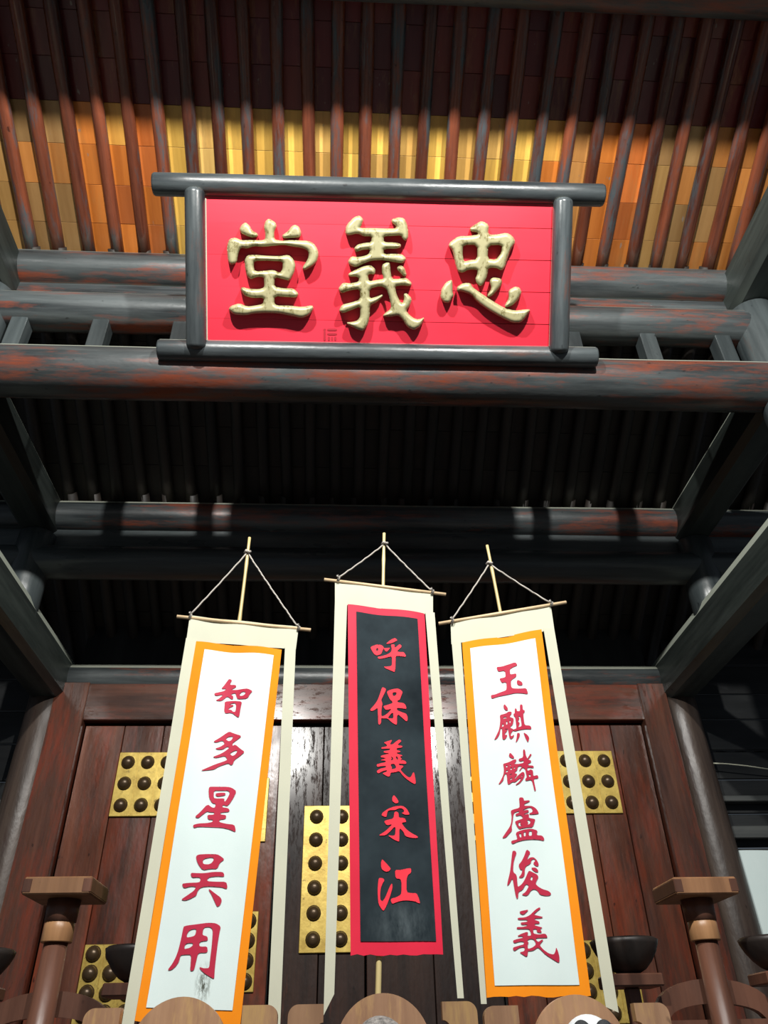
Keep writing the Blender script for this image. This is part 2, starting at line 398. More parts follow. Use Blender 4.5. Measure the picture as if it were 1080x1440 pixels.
# wall with doors
wb = empty('wall_back', (.25, YW, 0)); tag(wb, kind='structure')
def wx(px, py=1000, Y=6.78): return at(px, py, Y).x
def wz(px, py, Y=6.78): return at(px, py, Y).z
ztop = V(0, 0, 2.86).z; zl = wz(510, 1016)
xa, xb = wx(125), wx(897)
bar('lintel', Vector((xa - .02, 6.76, (ztop + zl) / 2)), Vector((xb + .02, 6.76, (ztop + zl) / 2)), .10, ztop - zl, M['jamb'], wb)
bar('jamb', Vector((xa - .17, 6.74, 0)), Vector((xa - .17, 6.74, ztop)), .32, .12, M['jamb'], wb)
bar('jamb', Vector((xb + .14, 6.74, 0)), Vector((xb + .14, 6.74, ztop)), .26, .12, M['jamb'], wb)
# side bays: horizontal blackened boards, a grey rail and (right) a white cloth panel
for s, (x0, x1) in (('left', (-5.6, -2.75)), ('right', (3.25, 6.4))):
    w = empty('wall_back', ((x0 + x1) / 2, 7.0, 0)); tag(w, kind='structure')
    z = 0
    while z < 4.2:
        hh = random.uniform(.26, .34)
        bar('plank', Vector((x0, 7.02 + random.uniform(0, .03), z + hh / 2)), Vector((x1, 7.02 + random.uniform(0, .03), z + hh / 2)), .04, hh - .012, M['black'], w)
        z += hh
    for py, hh in ((1172, .10), (1125, .05)):
        zz = at(1040, py, 6.95).z
        bar('rail', Vector((x0, 6.94, zz)), Vector((x1, 6.94, zz)), .10, hh, M['greyrail'], w)
cz = at(1050, 1196, 6.86)
g = []
nx, nz = 14, 20
for j in range(nz + 1):
    for i in range(nx + 1):
        x = 3.36 + 1.5 * i / nx; z = cz.z - 1.25 * j / nz
        g.append((x, 6.86 + .012 * math.sin(x * 9 + z * 2), z))
me = mesh_of(g, [(j * (nx + 1) + i, j * (nx + 1) + i + 1, (j + 1) * (nx + 1) + i + 1, (j + 1) * (nx + 1) + i) for j in range(nz) for i in range(nx)], True)
tag(link('wall_cloth', me, M['white']), 'pale white cloth panel hanging behind the right column', 'cloth')
# thin cable across the right bay
tag(tube('cable', [at(993, 1073, 6.92), at(1020, 1074, 6.9), at(1050, 1077, 6.9), at(1090, 1083, 6.92)], .006, M['cream']), 'thin pale cable running level across the dark boards right of the column', 'cable')

bar('backing', Vector((.25, 6.93, zl / 2)), Vector((.25, 6.93, zl / 2 + .001)) + Vector((0, 0, 0)), 5.4, .02, M['black'], wb) if 0 else link('backing', box_mesh(5.5, .03, 4.6, 0), M['black'], wb, Matrix.Translation((.25, 6.94, 2.3)))  # unseen sheet added so no sky light leaks between the door planks
# door leaves of vertical planks
def door(n, x0, x1, planks, mat, y=6.80):
    d = link('door_%d' % n, None, None, None, Matrix.Translation(((x0 + x1) / 2, y, 0))); tag(d, kind='structure')
    w = (x1 - x0) / planks
    for i in range(planks):
        xx = x0 + w * (i + .5)
        bar('plank', Vector((xx, y + random.uniform(-.004, .006), .02)), Vector((xx, y + random.uniform(-.004, .006), zl - .03)), w - .007, .05, M[mat], d, bev=.004)
    return d
xm1, xm2, xc = wx(398), wx(672), wx(512)
d1 = door(1, xa, xm1, 5, 'door'); d2 = door(2, xm1 + .02, xc, 2, 'door_dark', 6.83); d3 = door(3, xc + .01, xm2, 2, 'door_dark', 6.83); d4 = door(4, xm2 + .02, xb, 5, 'door')
# brass plates with domed studs: pixel box of plate, columns, rows
dome = None
def stud_mesh(r):
    return lathe([(r * 1.12, 0), (r * 1.12, r * .08), (r, r * .1), (r * .97, r * .3), (r * .86, r * .55), (r * .66, r * .78), (r * .4, r * .92), (r * .12, r * .98)], 16)
SM = stud_mesh(.052)
def plate(d, px0, px1, py0, py1, cols, rows, x1=None, Y=6.76):
    a = at(px0, (py0 + py1) / 2, Y).x; b = x1 if x1 is not None else at(px1, (py0 + py1) / 2, Y).x
    z0, z1 = at((px0 + px1) / 2, py1, Y).z, at((px0 + px1) / 2, py0, Y).z
    n = cols // 2 if cols >= 2 and cols != 3 else cols
    p = link('brass_plate', box_mesh(b - a, .012, z1 - z0, .004), M['brass'], d, Matrix.Translation(((a + b) / 2, Y, (z0 + z1) / 2)))
    for i in range(cols):
        for j in range(rows):
            x = a + (b - a) * (i + .5) / cols; z = z0 + (z1 - z0) * (j + .5) / rows
            link('stud', SM, M['stud'], p, Matrix.Translation((x, Y - .006, z)) @ Matrix.Rotation(math.pi / 2, 4, 'X'))
    for i in range(1, cols):          # raised seam strips between the sheets
        x = a + (b - a) * i / cols
        link('seam', box_mesh(.006, .004, (z1 - z0) * .98, 0), M['brass'], p, Matrix.Translation((x, Y - .008, (z0 + z1) / 2)))
plate(d1, 161, 245, 1058, 1148, 3, 3)
plate(d1, 312, 376, 1094, 1184, 2, 3)
plate(d1, 282, 360, 1282, 1396, 3, 4)
plate(d1, 110, 195, 1328, 1440, 3, 4)
plate(d2, 424, 498, 1133, 1340, 2, 6, Y=6.79)
plate(d4, 656, 742, 1092, 1182, 3, 3)
plate(d4, 787, 868, 1056, 1144, 3, 3)
plate(d4, 812, 900, 1322, 1440, 3, 4)

# ------------------------------------------------------------------ LETTER TRACING
# every glyph: (ox, oy, scale, [(outline, [holes...]), ...]); outlines are pixel positions on the photograph's own writing
def P(s): 
    a = [float(v) for v in s.replace(',', ' ').split()]; return [(a[i], a[i + 1]) for i in range(0, len(a), 2)]
G = {}
G['tang'] = (310, 295, 7.2, [
 ('255,125 300,165 320,210 370,235 385,265 330,285 280,270 205,235 190,195 215,150', []),
 ('490,85 560,130 570,170 545,215 545,300 620,315 700,305 800,310 900,315 950,345 985,400 995,460 975,530 930,575 850,615 825,590 885,500 895,450 880,410 820,385 740,375 640,355 545,365 440,375 330,370 270,395 205,385 180,440 165,540 110,560 80,535 70,460 65,360 90,295 150,280 215,310 320,305 400,310 440,305 455,280 450,215 438,180 450,120', []),
 ('760,150 800,175 820,230 810,275 750,285 640,290 620,260 680,220 720,165', []),
 ('270,460 350,455 450,465 600,470 690,455 740,500 762,560 745,640 700,720 640,705 550,680 545,780 640,795 740,795 795,850 770,890 680,885 550,875 545,950 580,970 700,970 830,985 930,965 945,1000 900,1070 820,1100 720,1075 600,1050 450,1045 350,1050 250,1070 130,1060 80,1010 100,975 190,945 270,980 350,970 430,955 440,890 330,895 240,870 200,810 215,780 290,800 380,805 440,790 445,740 435,680 370,680 310,705 270,680 250,600 245,510',
  ['345,520 450,515 560,520 630,525 630,600 600,640 540,610 470,615 350,625 335,570'])])
G['yi_board'] = (460, 295, 7.2, [
 ('330,55 370,100 350,150 330,185 450,185 600,190 690,190 700,165 650,125 655,95 720,75 780,85 810,140 825,230 820,290 795,320 760,290 750,260 650,265 575,270 575,330 680,330 745,345 750,380 700,395 575,395 575,450 680,445 760,450 805,495 770,545 680,530 560,510 450,515 370,545 290,585 225,560 210,520 245,470 320,480 420,455 435,400 360,405 290,430 270,390 310,350 380,335 445,330 450,270 370,270 310,240 200,265 180,225 195,155 270,75', []),
 ('440,560 490,600 485,655 415,650 420,725 500,710 575,700 555,640 555,560 600,530 635,530 640,600 655,700 730,700 800,685 860,740 850,775 760,765 690,775 700,850 740,930 765,945 780,900 775,850 810,845 860,900 840,970 800,1020 830,1060 880,1100 930,1110 990,1085 950,1180 880,1220 810,1190 760,1110 720,1070 640,1085 560,1080 580,1050 650,1000 635,900 600,800 540,770 430,800 430,900 500,880 560,855 565,880 500,940 435,970 430,1080 415,1160 370,1230 300,1210 210,1165 195,1140 260,1135 310,1120 335,1080 335,980 260,1010 160,1050 115,1025 150,960 240,940 335,910 330,800 220,820 140,850 110,800 160,735 230,745 320,730 320,680 220,675 210,650 280,610 370,570', []),
 ('740,560 780,580 810,660 780,680 720,620 705,585', [])])
G['zhong'] = (610, 300, 7.2, [
 ('485,75 560,115 550,215 640,215 740,195 800,230 830,290 780,370 740,480 715,560 680,580 640,555 555,550 540,640 500,720 470,740 430,700 420,660 440,620 440,570 350,570 290,605 240,590 215,500 190,380 145,330 165,290 250,230 350,230 445,215 440,195 370,180 360,150 420,110',
  ['300,320 440,320 440,465 360,475 305,490 290,400', '550,325 690,320 685,400 630,470 545,460']),
 ('180,670 190,700 190,800 205,830 160,910 100,905 65,850 75,770 120,700', []),
 ('300,705 370,705 395,750 480,810 600,890 720,960 820,985 900,975 985,970 940,1050 880,1110 800,1110 690,1060 550,980 440,900 370,820 280,790 235,790 235,740', []),
 ('610,648 680,660 695,700 670,750 600,830 555,850 540,830 585,760 565,690 580,660', []),
 ('820,740 870,750 890,800 860,870 800,930 730,955 715,935 760,860 755,780', [])])
G['zhi'] = (290, 940, 13.5, [
 ('430,190 495,215 440,305 555,310 575,345 540,370 465,400 570,410 700,400 790,400 890,455 840,500 790,590 600,590 575,540 555,465 460,490 515,525 510,585 480,585 400,525 340,580 280,620 175,615 250,570 330,490 175,530 150,480 250,450 340,425 385,380 280,385 330,330 380,260', ['640,490 690,450 750,460 745,500 700,530 640,530']),
 ('350,625 520,615 685,640 660,740 630,930 600,935 480,840 360,855 340,800 350,700', ['430,690 480,665 550,660 570,700 565,780 550,830 500,820 485,790 410,775 450,745 520,715 515,690'])])
G['duo'] = (275, 1020, 13.5, [
 ('640,120 740,165 885,215 800,280 705,345 705,400 755,370 860,460 940,515 850,590 740,665 710,750 670,765 630,725 500,770 430,800 360,850 230,870 100,880 200,835 380,750 600,670 600,640 560,585 400,630 320,615 500,540 650,435 605,405 520,465 430,470 370,450 470,415 560,355 515,290 400,335 335,320 470,235 560,170', ['570,265 620,225 700,215 715,235 680,290 630,310', '650,545 720,500 785,480 795,510 750,570 700,590'])])
G['xing'] = (265, 1095, 13.5, [
 ('400,170 520,165 750,160 830,180 915,240 860,360 790,470 735,525 660,500 640,550 750,560 785,600 770,630 610,650 610,685 720,695 710,765 590,785 590,830 700,855 870,870 895,960 890,1010 780,960 640,930 400,930 200,930 115,955 95,900 200,870 350,860 460,835 475,790 380,790 365,705 490,695 500,650 410,650 365,635 270,710 200,770 130,745 230,660 370,500 460,565 510,560 525,485 460,480 400,380 390,260', ['490,240 620,235 750,230 785,260 780,300 740,380 700,440 680,430 690,380 500,390 485,350']),
 ('525,290 620,275 700,275 710,305 690,325 560,350 520,330', [])])
G['wu'] = (250, 1195, 13.5, [
 ('355,140 400,105 560,90 750,85 830,130 885,180 800,240 750,360 620,365 480,395 400,290 370,220', ['480,220 510,180 620,150 680,155 685,200 640,260 580,285 490,280']),
 ('250,450 400,455 520,450 680,420 850,415 880,460 875,505 750,500 610,520 565,560 565,600 700,605 915,600 940,690 925,740 830,705 600,695 480,710 420,740 380,800 360,875 260,930 160,970 65,955 180,880 310,790 360,715 270,700 120,740 85,655 200,640 410,630 440,590 435,540 400,530 275,540', []),
 ('600,745 700,820 810,900 835,960 800,1050 745,1080 710,1010 640,850 585,760', [])])
G['yong'] = (230, 1290, 12.0, [
 ('350,150 560,120 750,90 880,95 965,150 940,260 910,450 880,700 860,900 855,1030 830,1030 700,950 630,890 600,835 680,860 770,855 785,700 810,500 830,250 820,190 780,160 700,165 670,200 655,300 740,320 750,390 640,405 605,430 605,480 630,495 735,490 745,570 720,595 620,595 580,620 550,750 520,880 490,905 450,900 460,800 470,630 380,630 290,640 270,740 220,820 140,890 70,895 150,790 210,680 260,540 310,330 335,200', ['430,235 480,205 550,195 555,240 530,310 480,330 395,345 400,290', '370,460 420,435 500,435 495,480 440,520 350,540'])])
G['hu'] = (510, 885, 15.43, [
 ('170,390 210,360 300,325 390,330 440,360 460,400 430,460 405,530 350,550 290,560 240,520 190,440', ['290,430 315,395 342,415 330,462 300,462']),
 ('455,405 520,410 600,410 540,480 510,490 470,450', []), ('500,320 590,250 695,205 755,265 690,295 610,320', []),
 ('610,345 690,345 695,430 800,345 850,405 735,505 800,525 890,530 935,610 920,635 800,610 710,600 710,750 705,880 690,945 670,940 580,890 500,850 455,805 540,815 615,810 635,780 635,600 550,610 430,630 345,635 320,590 430,575 550,545 620,500 630,430 615,380', [])])
G['bao'] = (510, 960, 15.43, [
 ('430,95 510,140 490,200 440,300 400,380 430,460 415,530 405,620 405,740 480,720 560,660 630,580 500,605 450,530 460,510 550,490 650,460 635,415 600,390 560,310 520,200 600,165 740,150 800,170 865,230 830,320 800,400 755,410 750,450 880,470 925,510 950,600 830,580 740,570 740,620 850,670 940,700 970,760 970,840 945,865 890,820 745,690 740,930 710,930 620,870 540,785 420,780 400,780 400,870 370,920 340,905 335,800 330,660 325,545 240,610 180,620 160,590 260,480 320,390 370,260 405,150', ['645,230 730,230 730,280 690,310 650,300', '660,660 665,795 590,790 545,775 600,700'])])
G['yi_mid'] = (520, 1035, 15.43, [
 ('300,150 380,125 490,95 430,200 500,195 560,140 640,90 690,130 590,210 710,235 690,270 580,280 580,320 665,345 650,370 580,375 590,400 700,430 700,450 650,460 700,520 640,530 760,545 795,590 780,620 620,610 640,650 720,655 725,680 660,740 720,810 800,880 860,910 900,880 940,790 965,800 1000,1000 985,1050 900,1010 780,930 700,850 640,770 540,800 450,805 440,870 410,895 350,870 270,820 320,800 370,780 370,750 280,770 180,825 145,770 220,720 350,690 350,660 260,660 160,680 145,625 230,600 340,580 350,545 225,535 290,510 360,490 240,470 240,435 330,415 430,390 300,370 305,335 430,320 440,285 250,285 250,255 370,235 370,200', ['450,455 495,478 510,520 470,548 458,520 480,500', '560,455 600,465 612,525 578,522', '460,620 530,615 570,680 560,715 470,735 480,690 450,650'])])
G['song'] = (520, 1110, 13.5, [
 ('455,115 500,160 545,230 535,265 490,275 425,230 425,160', []),
 ('350,375 470,330 620,315 700,370 755,470 740,485 660,485 600,450 645,440 650,400 610,365 550,365 480,400 400,400 340,415 320,500 315,530 270,525 220,500 240,450 320,395', []),
 ('465,440 500,425 545,450 550,545 660,545 690,610 680,625 600,640 640,700 700,770 800,840 915,900 905,930 780,925 670,890 640,810 560,730 560,990 540,995 450,955 340,880 420,885 480,880 490,730 460,720 400,790 300,880 160,885 280,810 350,750 430,665 320,690 270,620 300,595 450,560', [])])
G['jiang'] = (520, 1200, 13.5, [
 ('235,115 300,180 390,280 395,310 350,350 290,350 230,310 210,240 215,160', []),
 ('180,470 250,475 280,515 235,590 205,680 195,790 200,890 240,915 290,850 350,700 390,610 425,570 430,660 390,800 330,970 270,1090 240,1085 165,970 150,800 150,640 165,500', []),
 ('475,320 580,320 700,295 780,285 785,370 720,420 695,500 695,750 800,765 880,765 920,840 950,955 930,960 850,920 700,900 600,905 500,935 425,965 395,900 410,860 500,840 590,790 600,700 600,560 580,490 490,480', [])])
G['yu'] = (680, 920, 15.43, [
 ('270,290 390,275 540,220 690,170 740,240 640,280 575,320 570,390 580,445 710,415 710,490 590,570 590,690 615,750 800,750 925,735 965,850 940,865 830,850 690,850 500,900 290,945 165,990 145,910 240,895 350,850 480,800 495,740 490,640 465,615 390,640 345,560 350,540 450,515 475,490 470,400 440,360 310,395', []),
 ('740,555 840,610 845,675 760,680 720,640 720,590', [])])
G['qi'] = (685, 985, 15.43, [
 ('370,100 440,190 435,240 390,240 345,190 345,130', []),
 ('270,340 400,305 450,265 520,265 520,310 475,370 500,390 570,410 550,540 490,600 500,625 550,640 560,665 500,740 500,790 520,800 575,760 560,820 510,865 475,840 455,740 440,640 375,640 380,660 430,650 420,690 375,740 375,770 430,770 400,840 350,880 315,840 315,640 285,620 260,760 200,850 140,875 200,760 245,660 265,560 275,440 265,370', ['330,430 350,385 410,385 410,415 370,410', '400,480 425,475 430,540 400,555', '475,450 495,455 495,510 475,520', '330,520 350,560 340,590 305,595']),
 ('590,190 630,190 640,250 710,240 705,95 765,95 770,210 815,220 810,260 780,290 790,420 810,545 930,545 960,580 955,625 840,625 700,655 590,690 545,670 560,650 625,630 620,540 600,380 565,350 560,310 590,300', ['650,370 700,350 720,390 735,480 745,570 660,600 690,540 700,500 655,470 690,420 690,385']),
 ('640,720 700,730 700,780 660,870 615,935 610,910 630,830', []), ('780,700 870,750 915,810 890,905 870,905 820,810', [])])
G['lin'] = (690, 1050, 13.5, [
 ('355,125 435,210 430,240 390,240 330,200', []),
 ('225,340 340,310 430,260 475,260 475,295 430,345 520,345 620,320 615,270 560,295 520,275 520,250 610,215 605,65 645,65 660,170 690,230 720,255 765,265 765,300 710,330 700,360 810,360 820,405 690,400 690,460 720,460 750,435 800,450 805,520 810,560 890,535 910,575 900,600 815,610 830,700 860,830 830,850 800,720 770,630 660,660 645,630 680,590 670,540 660,500 650,440 600,400 540,480 525,475 580,400 590,385 510,385 495,460 450,500 450,520 495,535 485,560 450,600 450,630 500,570 590,490 630,500 640,560 600,640 540,710 470,745 460,735 520,690 570,620 540,610 480,670 440,690 410,680 330,735 310,700 300,560 280,520 250,560 235,650 180,710 140,725 190,640 235,540 245,450 235,380', ['283,368 308,368 308,408 283,408', '358,348 380,370 355,390', '368,418 393,418 388,458 365,458', '433,398 453,410 447,437 428,432', '290,462 323,462 312,497 276,502', '350,545 395,525 390,545 355,560', '348,635 397,598 402,620 370,652', '570,548 600,560 578,584', '722,527 753,532 753,578 722,578']),
 ('750,135 780,150 740,210 710,240 695,225 725,180', [])])
G['lu'] = (695, 1115, 13.5, [
 ('460,100 530,95 555,125 555,160 665,145 670,170 560,220 565,255 700,250 770,280 820,330 850,395 760,410 665,415 658,392 720,370 725,320 690,280 640,285 540,330 540,345 640,325 655,370 555,405 560,422 648,402 655,440 650,480 770,500 775,520 730,655 620,660 520,680 470,695 430,650 385,555 420,535 540,495 530,460 490,430 405,450 395,410 460,385 465,350 375,380 355,440 345,560 325,640 335,720 280,780 220,850 145,865 200,780 290,650 320,560 325,440 305,350 350,325 470,295 475,230', ['450,570 520,550 485,575 490,610 525,635 460,640', '610,530 650,515 685,540 675,590 620,615 645,570']),
 ('400,760 520,710 690,680 825,715 800,805 910,810 950,870 940,910 850,890 700,885 560,900 440,930 345,975 315,940 330,910 430,890 430,860', ['465,780 500,770 515,850 480,850', '555,745 595,745 590,830 555,830', '655,730 710,725 715,815 650,820'])])
G['jun'] = (705, 1190, 13.5, [
 ('210,90 260,90 285,130 250,230 225,340 220,490 290,550 300,700 310,780 390,720 450,620 500,500 525,465 600,500 680,540 705,590 670,650 645,715 700,770 780,815 900,850 950,905 910,940 820,940 730,920 680,840 620,815 560,840 510,920 470,945 375,925 460,870 520,760 480,720 450,740 400,830 320,870 315,990 290,1000 270,950 240,780 210,600 150,720 110,755 115,690 165,480 185,300 200,150', ['545,615 570,570 595,590 580,660 550,640']),
 ('475,60 550,115 510,190 480,270 540,215 610,210 670,260 710,340 695,385 640,370 600,325 645,275 620,240 570,260 555,330 460,385 440,450 440,550 400,600 320,600 380,530 395,450 355,450 320,360 380,290 430,190', []),
 ('560,410 650,405 700,460 695,495 640,490 590,450', [])])
G['yi_right'] = (710, 1270, 12.7, [
 ('255,150 430,115 350,195 315,210 270,190', []),
 ('610,75 640,95 570,150 510,210 600,230 685,250 640,270 530,275 520,300 600,325 620,350 600,370 530,370 525,400 600,420 675,440 625,460 655,520 640,530 575,525 560,490 565,465 500,465 500,545 600,565 700,545 735,560 760,610 740,620 550,625 550,660 590,700 660,650 685,660 610,750 680,830 780,900 870,920 900,870 915,785 950,860 975,960 975,1050 950,1060 850,1000 720,920 640,840 580,790 510,845 440,860 405,855 395,940 375,960 330,935 250,880 320,870 350,840 335,785 250,800 165,860 135,820 150,790 240,765 335,740 330,690 250,690 160,720 135,670 230,640 315,625 315,595 205,595 290,550 390,515 410,540 385,580 430,590 465,575 450,510 425,465 310,465 205,465 210,430 310,430 390,410 400,385 290,390 270,350 390,340 405,300 230,300 220,265 350,260 440,220 540,120', ['400,660 450,640 505,650 540,700 545,750 480,800 400,825 400,740 420,710 395,690'])])
G['seal'] = (455, 462, 1.0, [('0,0 3,0 3,17 0,17', []), ('5,0 19,0 19,3 5,3', []), ('5,6 19,6 19,9 5,9', []), ('6,11 9,11 9,17 6,17', []), ('11,11 13,11 13,17 11,17', []), ('15,11 18,11 18,17 15,17', [])])

def chaikin(pts, n=1):
    for _ in range(n):
        q = []
        for i in range(len(pts)):
            a, b = pts[i], pts[(i + 1) % len(pts)]
            q += [(a[0] * .8 + b[0] * .2, a[1] * .8 + b[1] * .2), (a[0] * .2 + b[0] * .8, a[1] * .2 + b[1] * .8)]
        pts = q
    return pts
def sd_poly(X, Y, poly):
    """signed distance, negative inside"""
    n = len(poly); d = np.full(X.shape, 1e9); s = np.zeros(X.shape, bool)
    for i in range(n):
        x1, y1 = poly[i]; x2, y2 = poly[(i + 1) % n]
        ex, ey = x2 - x1, y2 - y1; L = ex * ex + ey * ey + 1e-12
        t = np.clip(((X - x1) * ex + (Y - y1) * ey) / L, 0, 1)
        d = np.minimum(d, (X - x1 - ex * t) ** 2 + (Y - y1 - ey * t) ** 2)
        c = ((y1 > Y) != (y2 > Y)) & (X < ex * (Y - y1) / (ey + 1e-12 * (ey == 0)) + x1)
        s ^= c
    d = np.sqrt(d); return np.where(s, -d, d)
def glyph_grid(key, step, smooth=1):
    """cells of a pixel grid inside the traced glyph, border points pulled on to its outline"""
    ox, oy, sc, groups = G[key]
    loops = []
    allp = []
    for o, hs in groups:
        oo = [(ox + x / sc, oy + y / sc) for x, y in P(o)]; allp += oo
        loops.append((chaikin(oo, smooth), [chaikin([(ox + x / sc, oy + y / sc) for x, y in P(h)], smooth) for h in hs]))
    xs = [p[0] for p in allp]; ys = [p[1] for p in allp]
    gx = np.arange(min(xs) - 2 * step, max(xs) + 3 * step, step); gy = np.arange(min(ys) - 2 * step, max(ys) + 3 * step, step)
    X, Y = np.meshgrid(gx, gy)
    D = np.full(X.shape, 1e9)
    for o, hs in loops:
        d = sd_poly(X, Y, o)
        for h in hs: d = np.maximum(d, -sd_poly(X, Y, h))
        D = np.minimum(D, d)
    gyD, gxD = np.gradient(D, step); gl = np.sqrt(gxD ** 2 + gyD ** 2) + 1e-6
    near = (np.abs(D) < step * .75)
    gl2 = np.maximum(gl, .5)
    PX = np.where(near, X - D * gxD / gl2 ** 2, X); PY = np.where(near, Y - D * gyD / gl2 ** 2, Y)
    inside = (D < 0) | near
    Dn = np.where(near, 0, D)
    cell = inside[:-1, :-1] & inside[1:, :-1] & inside[:-1, 1:] & inside[1:, 1:]
    strong = (D[:-1, :-1] + D[1:, :-1] + D[:-1, 1:] + D[1:, 1:]) < 0
    cell &= strong
    return PX, PY, Dn, cell
def glyph_mesh(key, step, mapper, relief=None, name='glyph'):
    PX, PY, D, cell = glyph_grid(key, step)
    idx = {}; vs_, fs, bd = [], [], {}
    def vid(i, j):
        if (i, j) not in idx:
            idx[(i, j)] = len(vs_); vs_.append(mapper(PX[i, j], PY[i, j], -D[i, j]))
        return idx[(i, j)]
    H, W = cell.shape
    for i in range(H):
        for j in range(W):
            if cell[i, j]:
                a, b, c, d = vid(i, j), vid(i + 1, j), vid(i + 1, j + 1), vid(i, j + 1); fs.append((a, b, c, d))
                for e in ((a, b), (b, c), (c, d), (d, a)):
                    if (e[1], e[0]) in bd: del bd[(e[1], e[0])]
                    else: bd[e] = 1
    nt = len(fs)
    if relief:
        base = {}
        inv = {v: k for k, v in idx.items()}
        def bid(v):
            if v not in base:
                i, j = inv[v]; base[v] = len(vs_); vs_.append(relief(PX[i, j], PY[i, j]))
            return base[v]
        for (a, b) in list(bd): fs.append((b, a, bid(a), bid(b)))
    c = sum((Vector(v) for v in vs_), Vector()) / len(vs_)
    me = mesh_of([Vector(v) - c for v in vs_], fs, True)
    return me, c

# ------------------------------------------------------------------ THE RED NAME BOARD
B0, B1 = V(.1, 3.60, 3.99), V(.1, 2.87, 4.80)          # bottom and top rail axes
bu = (B1 - B0).normalized(); bn = Vector((1, 0, 0)).cross(bu).normalized()
if bn.y > 0: bn = -bn                                     # toward the viewer
BM = Matrix((Vector((1, 0, 0)), bn, bu)).transposed().to_4x4(); BM.translation = B0
board = link('name_board', None, None, None, BM); tag(board, 'large red name board with three gilded characters in a round dark wood frame', 'sign')
def onb(px, py, off=0.0): return on_plane(px, py, B0 + bn * off, bn) 
# rails
pl, pr_ = onb(223, 492, .0), onb(838, 503, .0)
tl, tr = onb(216, 259), onb(848, 275)
log('bottom_rail', pl, pr_, .072, M['frame'], board, wob=.03)
log('top_rail', tl, tr, .074, M['frame'], board, wob=.03)
for a, b in (((274, 272), (276, 484)), ((792, 286), (786, 490))):
    log('side_post', onb(*a, .055), onb(*b, .055), .066, M['frame'], board, wob=.04, rounded=True)
# five lacquered planks
rows = 5
for i in range(rows):
    ya, yb = 268 + (492 - 268) * i / rows, 268 + (492 - 268) * (i + 1) / rows
    l0, r0, l1, r1 = onb(274, ya), onb(794, ya + 11), onb(276, yb), onb(788, yb + 9)
    m = ((l0 + l1) / 2, (r0 + r1) / 2); hh = ((l0 + r0) / 2 - (l1 + r1) / 2).length
    link('plank', box_mesh(.03, hh + .002, (m[1] - m[0]).length, 0), M['red'], board, frame_of(m[0] + bn * .0008 * (i % 2), m[1] + bn * .0008 * (i % 2), bu))
TF = .0165                                               # face of the planks
for a, b in (((289, 279), (291, 482)), ((779, 288), (773, 487))):
    bar('trim_strip', onb(*a, TF + .004), onb(*b, TF + .004), .010, .012, M['cream'], board, bev=.002)
for k, lb in (('tang', 'leftmost gilded character'), ('yi_board', 'middle gilded character'), ('zhong', 'rightmost gilded character')):
    R = 5.6
    def mp(x, y, d): 
        t = min(d / R, 1); return onb(x, y, TF + .050 + .028 * math.sqrt(max(0, 1 - (1 - t) ** 2)))
    def rl_(x, y): return onb(x, y, TF - .002)
    me, c = glyph_mesh(k, .9, mp, rl_)
    o = link('character', me, M['gold'], board, Matrix.Translation(c)); o['label'] = lb
me, c = glyph_mesh('seal', 1.0, lambda x, y, d: onb(x, y, TF + .0015)); link('seal_mark', me, M['seal'], board, Matrix.Translation(c))
# iron hooks that hold the top rail back to the beams behind
for px in (330, 740):
    a = onb(px, 262, -.03); b = V(a.x, YB - .10, 4.93)
    tube('tie_rod', [a, (a + b) / 2 + Vector((0, 0, -.01)), b], .010, M['stud'], board)

# ------------------------------------------------------------------ BANNERS
def wrinkle(x, z, s, amp=.009):
    return amp * (math.sin(x * 23 + s + 1.3 * math.sin(z * 2.1 + s)) * .6 + noise.noise(Vector((x * 6 + s, z * 1.8, s))) * 1.6)
def sheet(name, quad, Y, mat, parent, s, nx=14, nz=60, off=0, thick=0, rag=0, amp=.009, bow=None):
    """quad of pixels (top-left, top-right, bottom-right, bottom-left) hung in the plane Y"""
    TL, TR, BR, BL = [Vector(q) for q in quad]; vs_ = []
    for j in range(nz + 1):
        t = j / nz
        for i in range(nx + 1):
            u = i / nx
            p = (TL * (1 - u) + TR * u) * (1 - t) + (BL * (1 - u) + BR * u) * t
            if bow: p.x += bow * math.sin(math.pi * t)
            w = at(p.x, p.y, Y)
            if rag and j == nz: w.z += rag * random.uniform(-1, 1)
            w.y += wrinkle(w.x, w.z, s, amp) - off; vs_.append(w)
    fs = [(j * (nx + 1) + i, (j + 1) * (nx + 1) + i, (j + 1) * (nx + 1) + i + 1, j * (nx + 1) + i + 1) for j in range(nz) for i in range(nx)]
    me = mesh_of(vs_, fs, True)
    o = link(name, me, mat, parent)
    if thick:
        md = o.modifiers.new('thickness', 'SOLIDIFY'); md.thickness = thick; md.offset = 0; o.modifiers.new('crisp_edges', 'EDGE_SPLIT').split_angle = .8
    return o
def twine(name, a, b, sag, parent, r=.0042):
    n = 14; return tube(name, [a.lerp(b, i / n) + Vector((0, 0, -sag * math.sin(math.pi * i / n))) + Vector((0, 0, .002 * math.sin(i * 2.4))) for i in range(n + 1)], r, M['rope'], parent, 6)
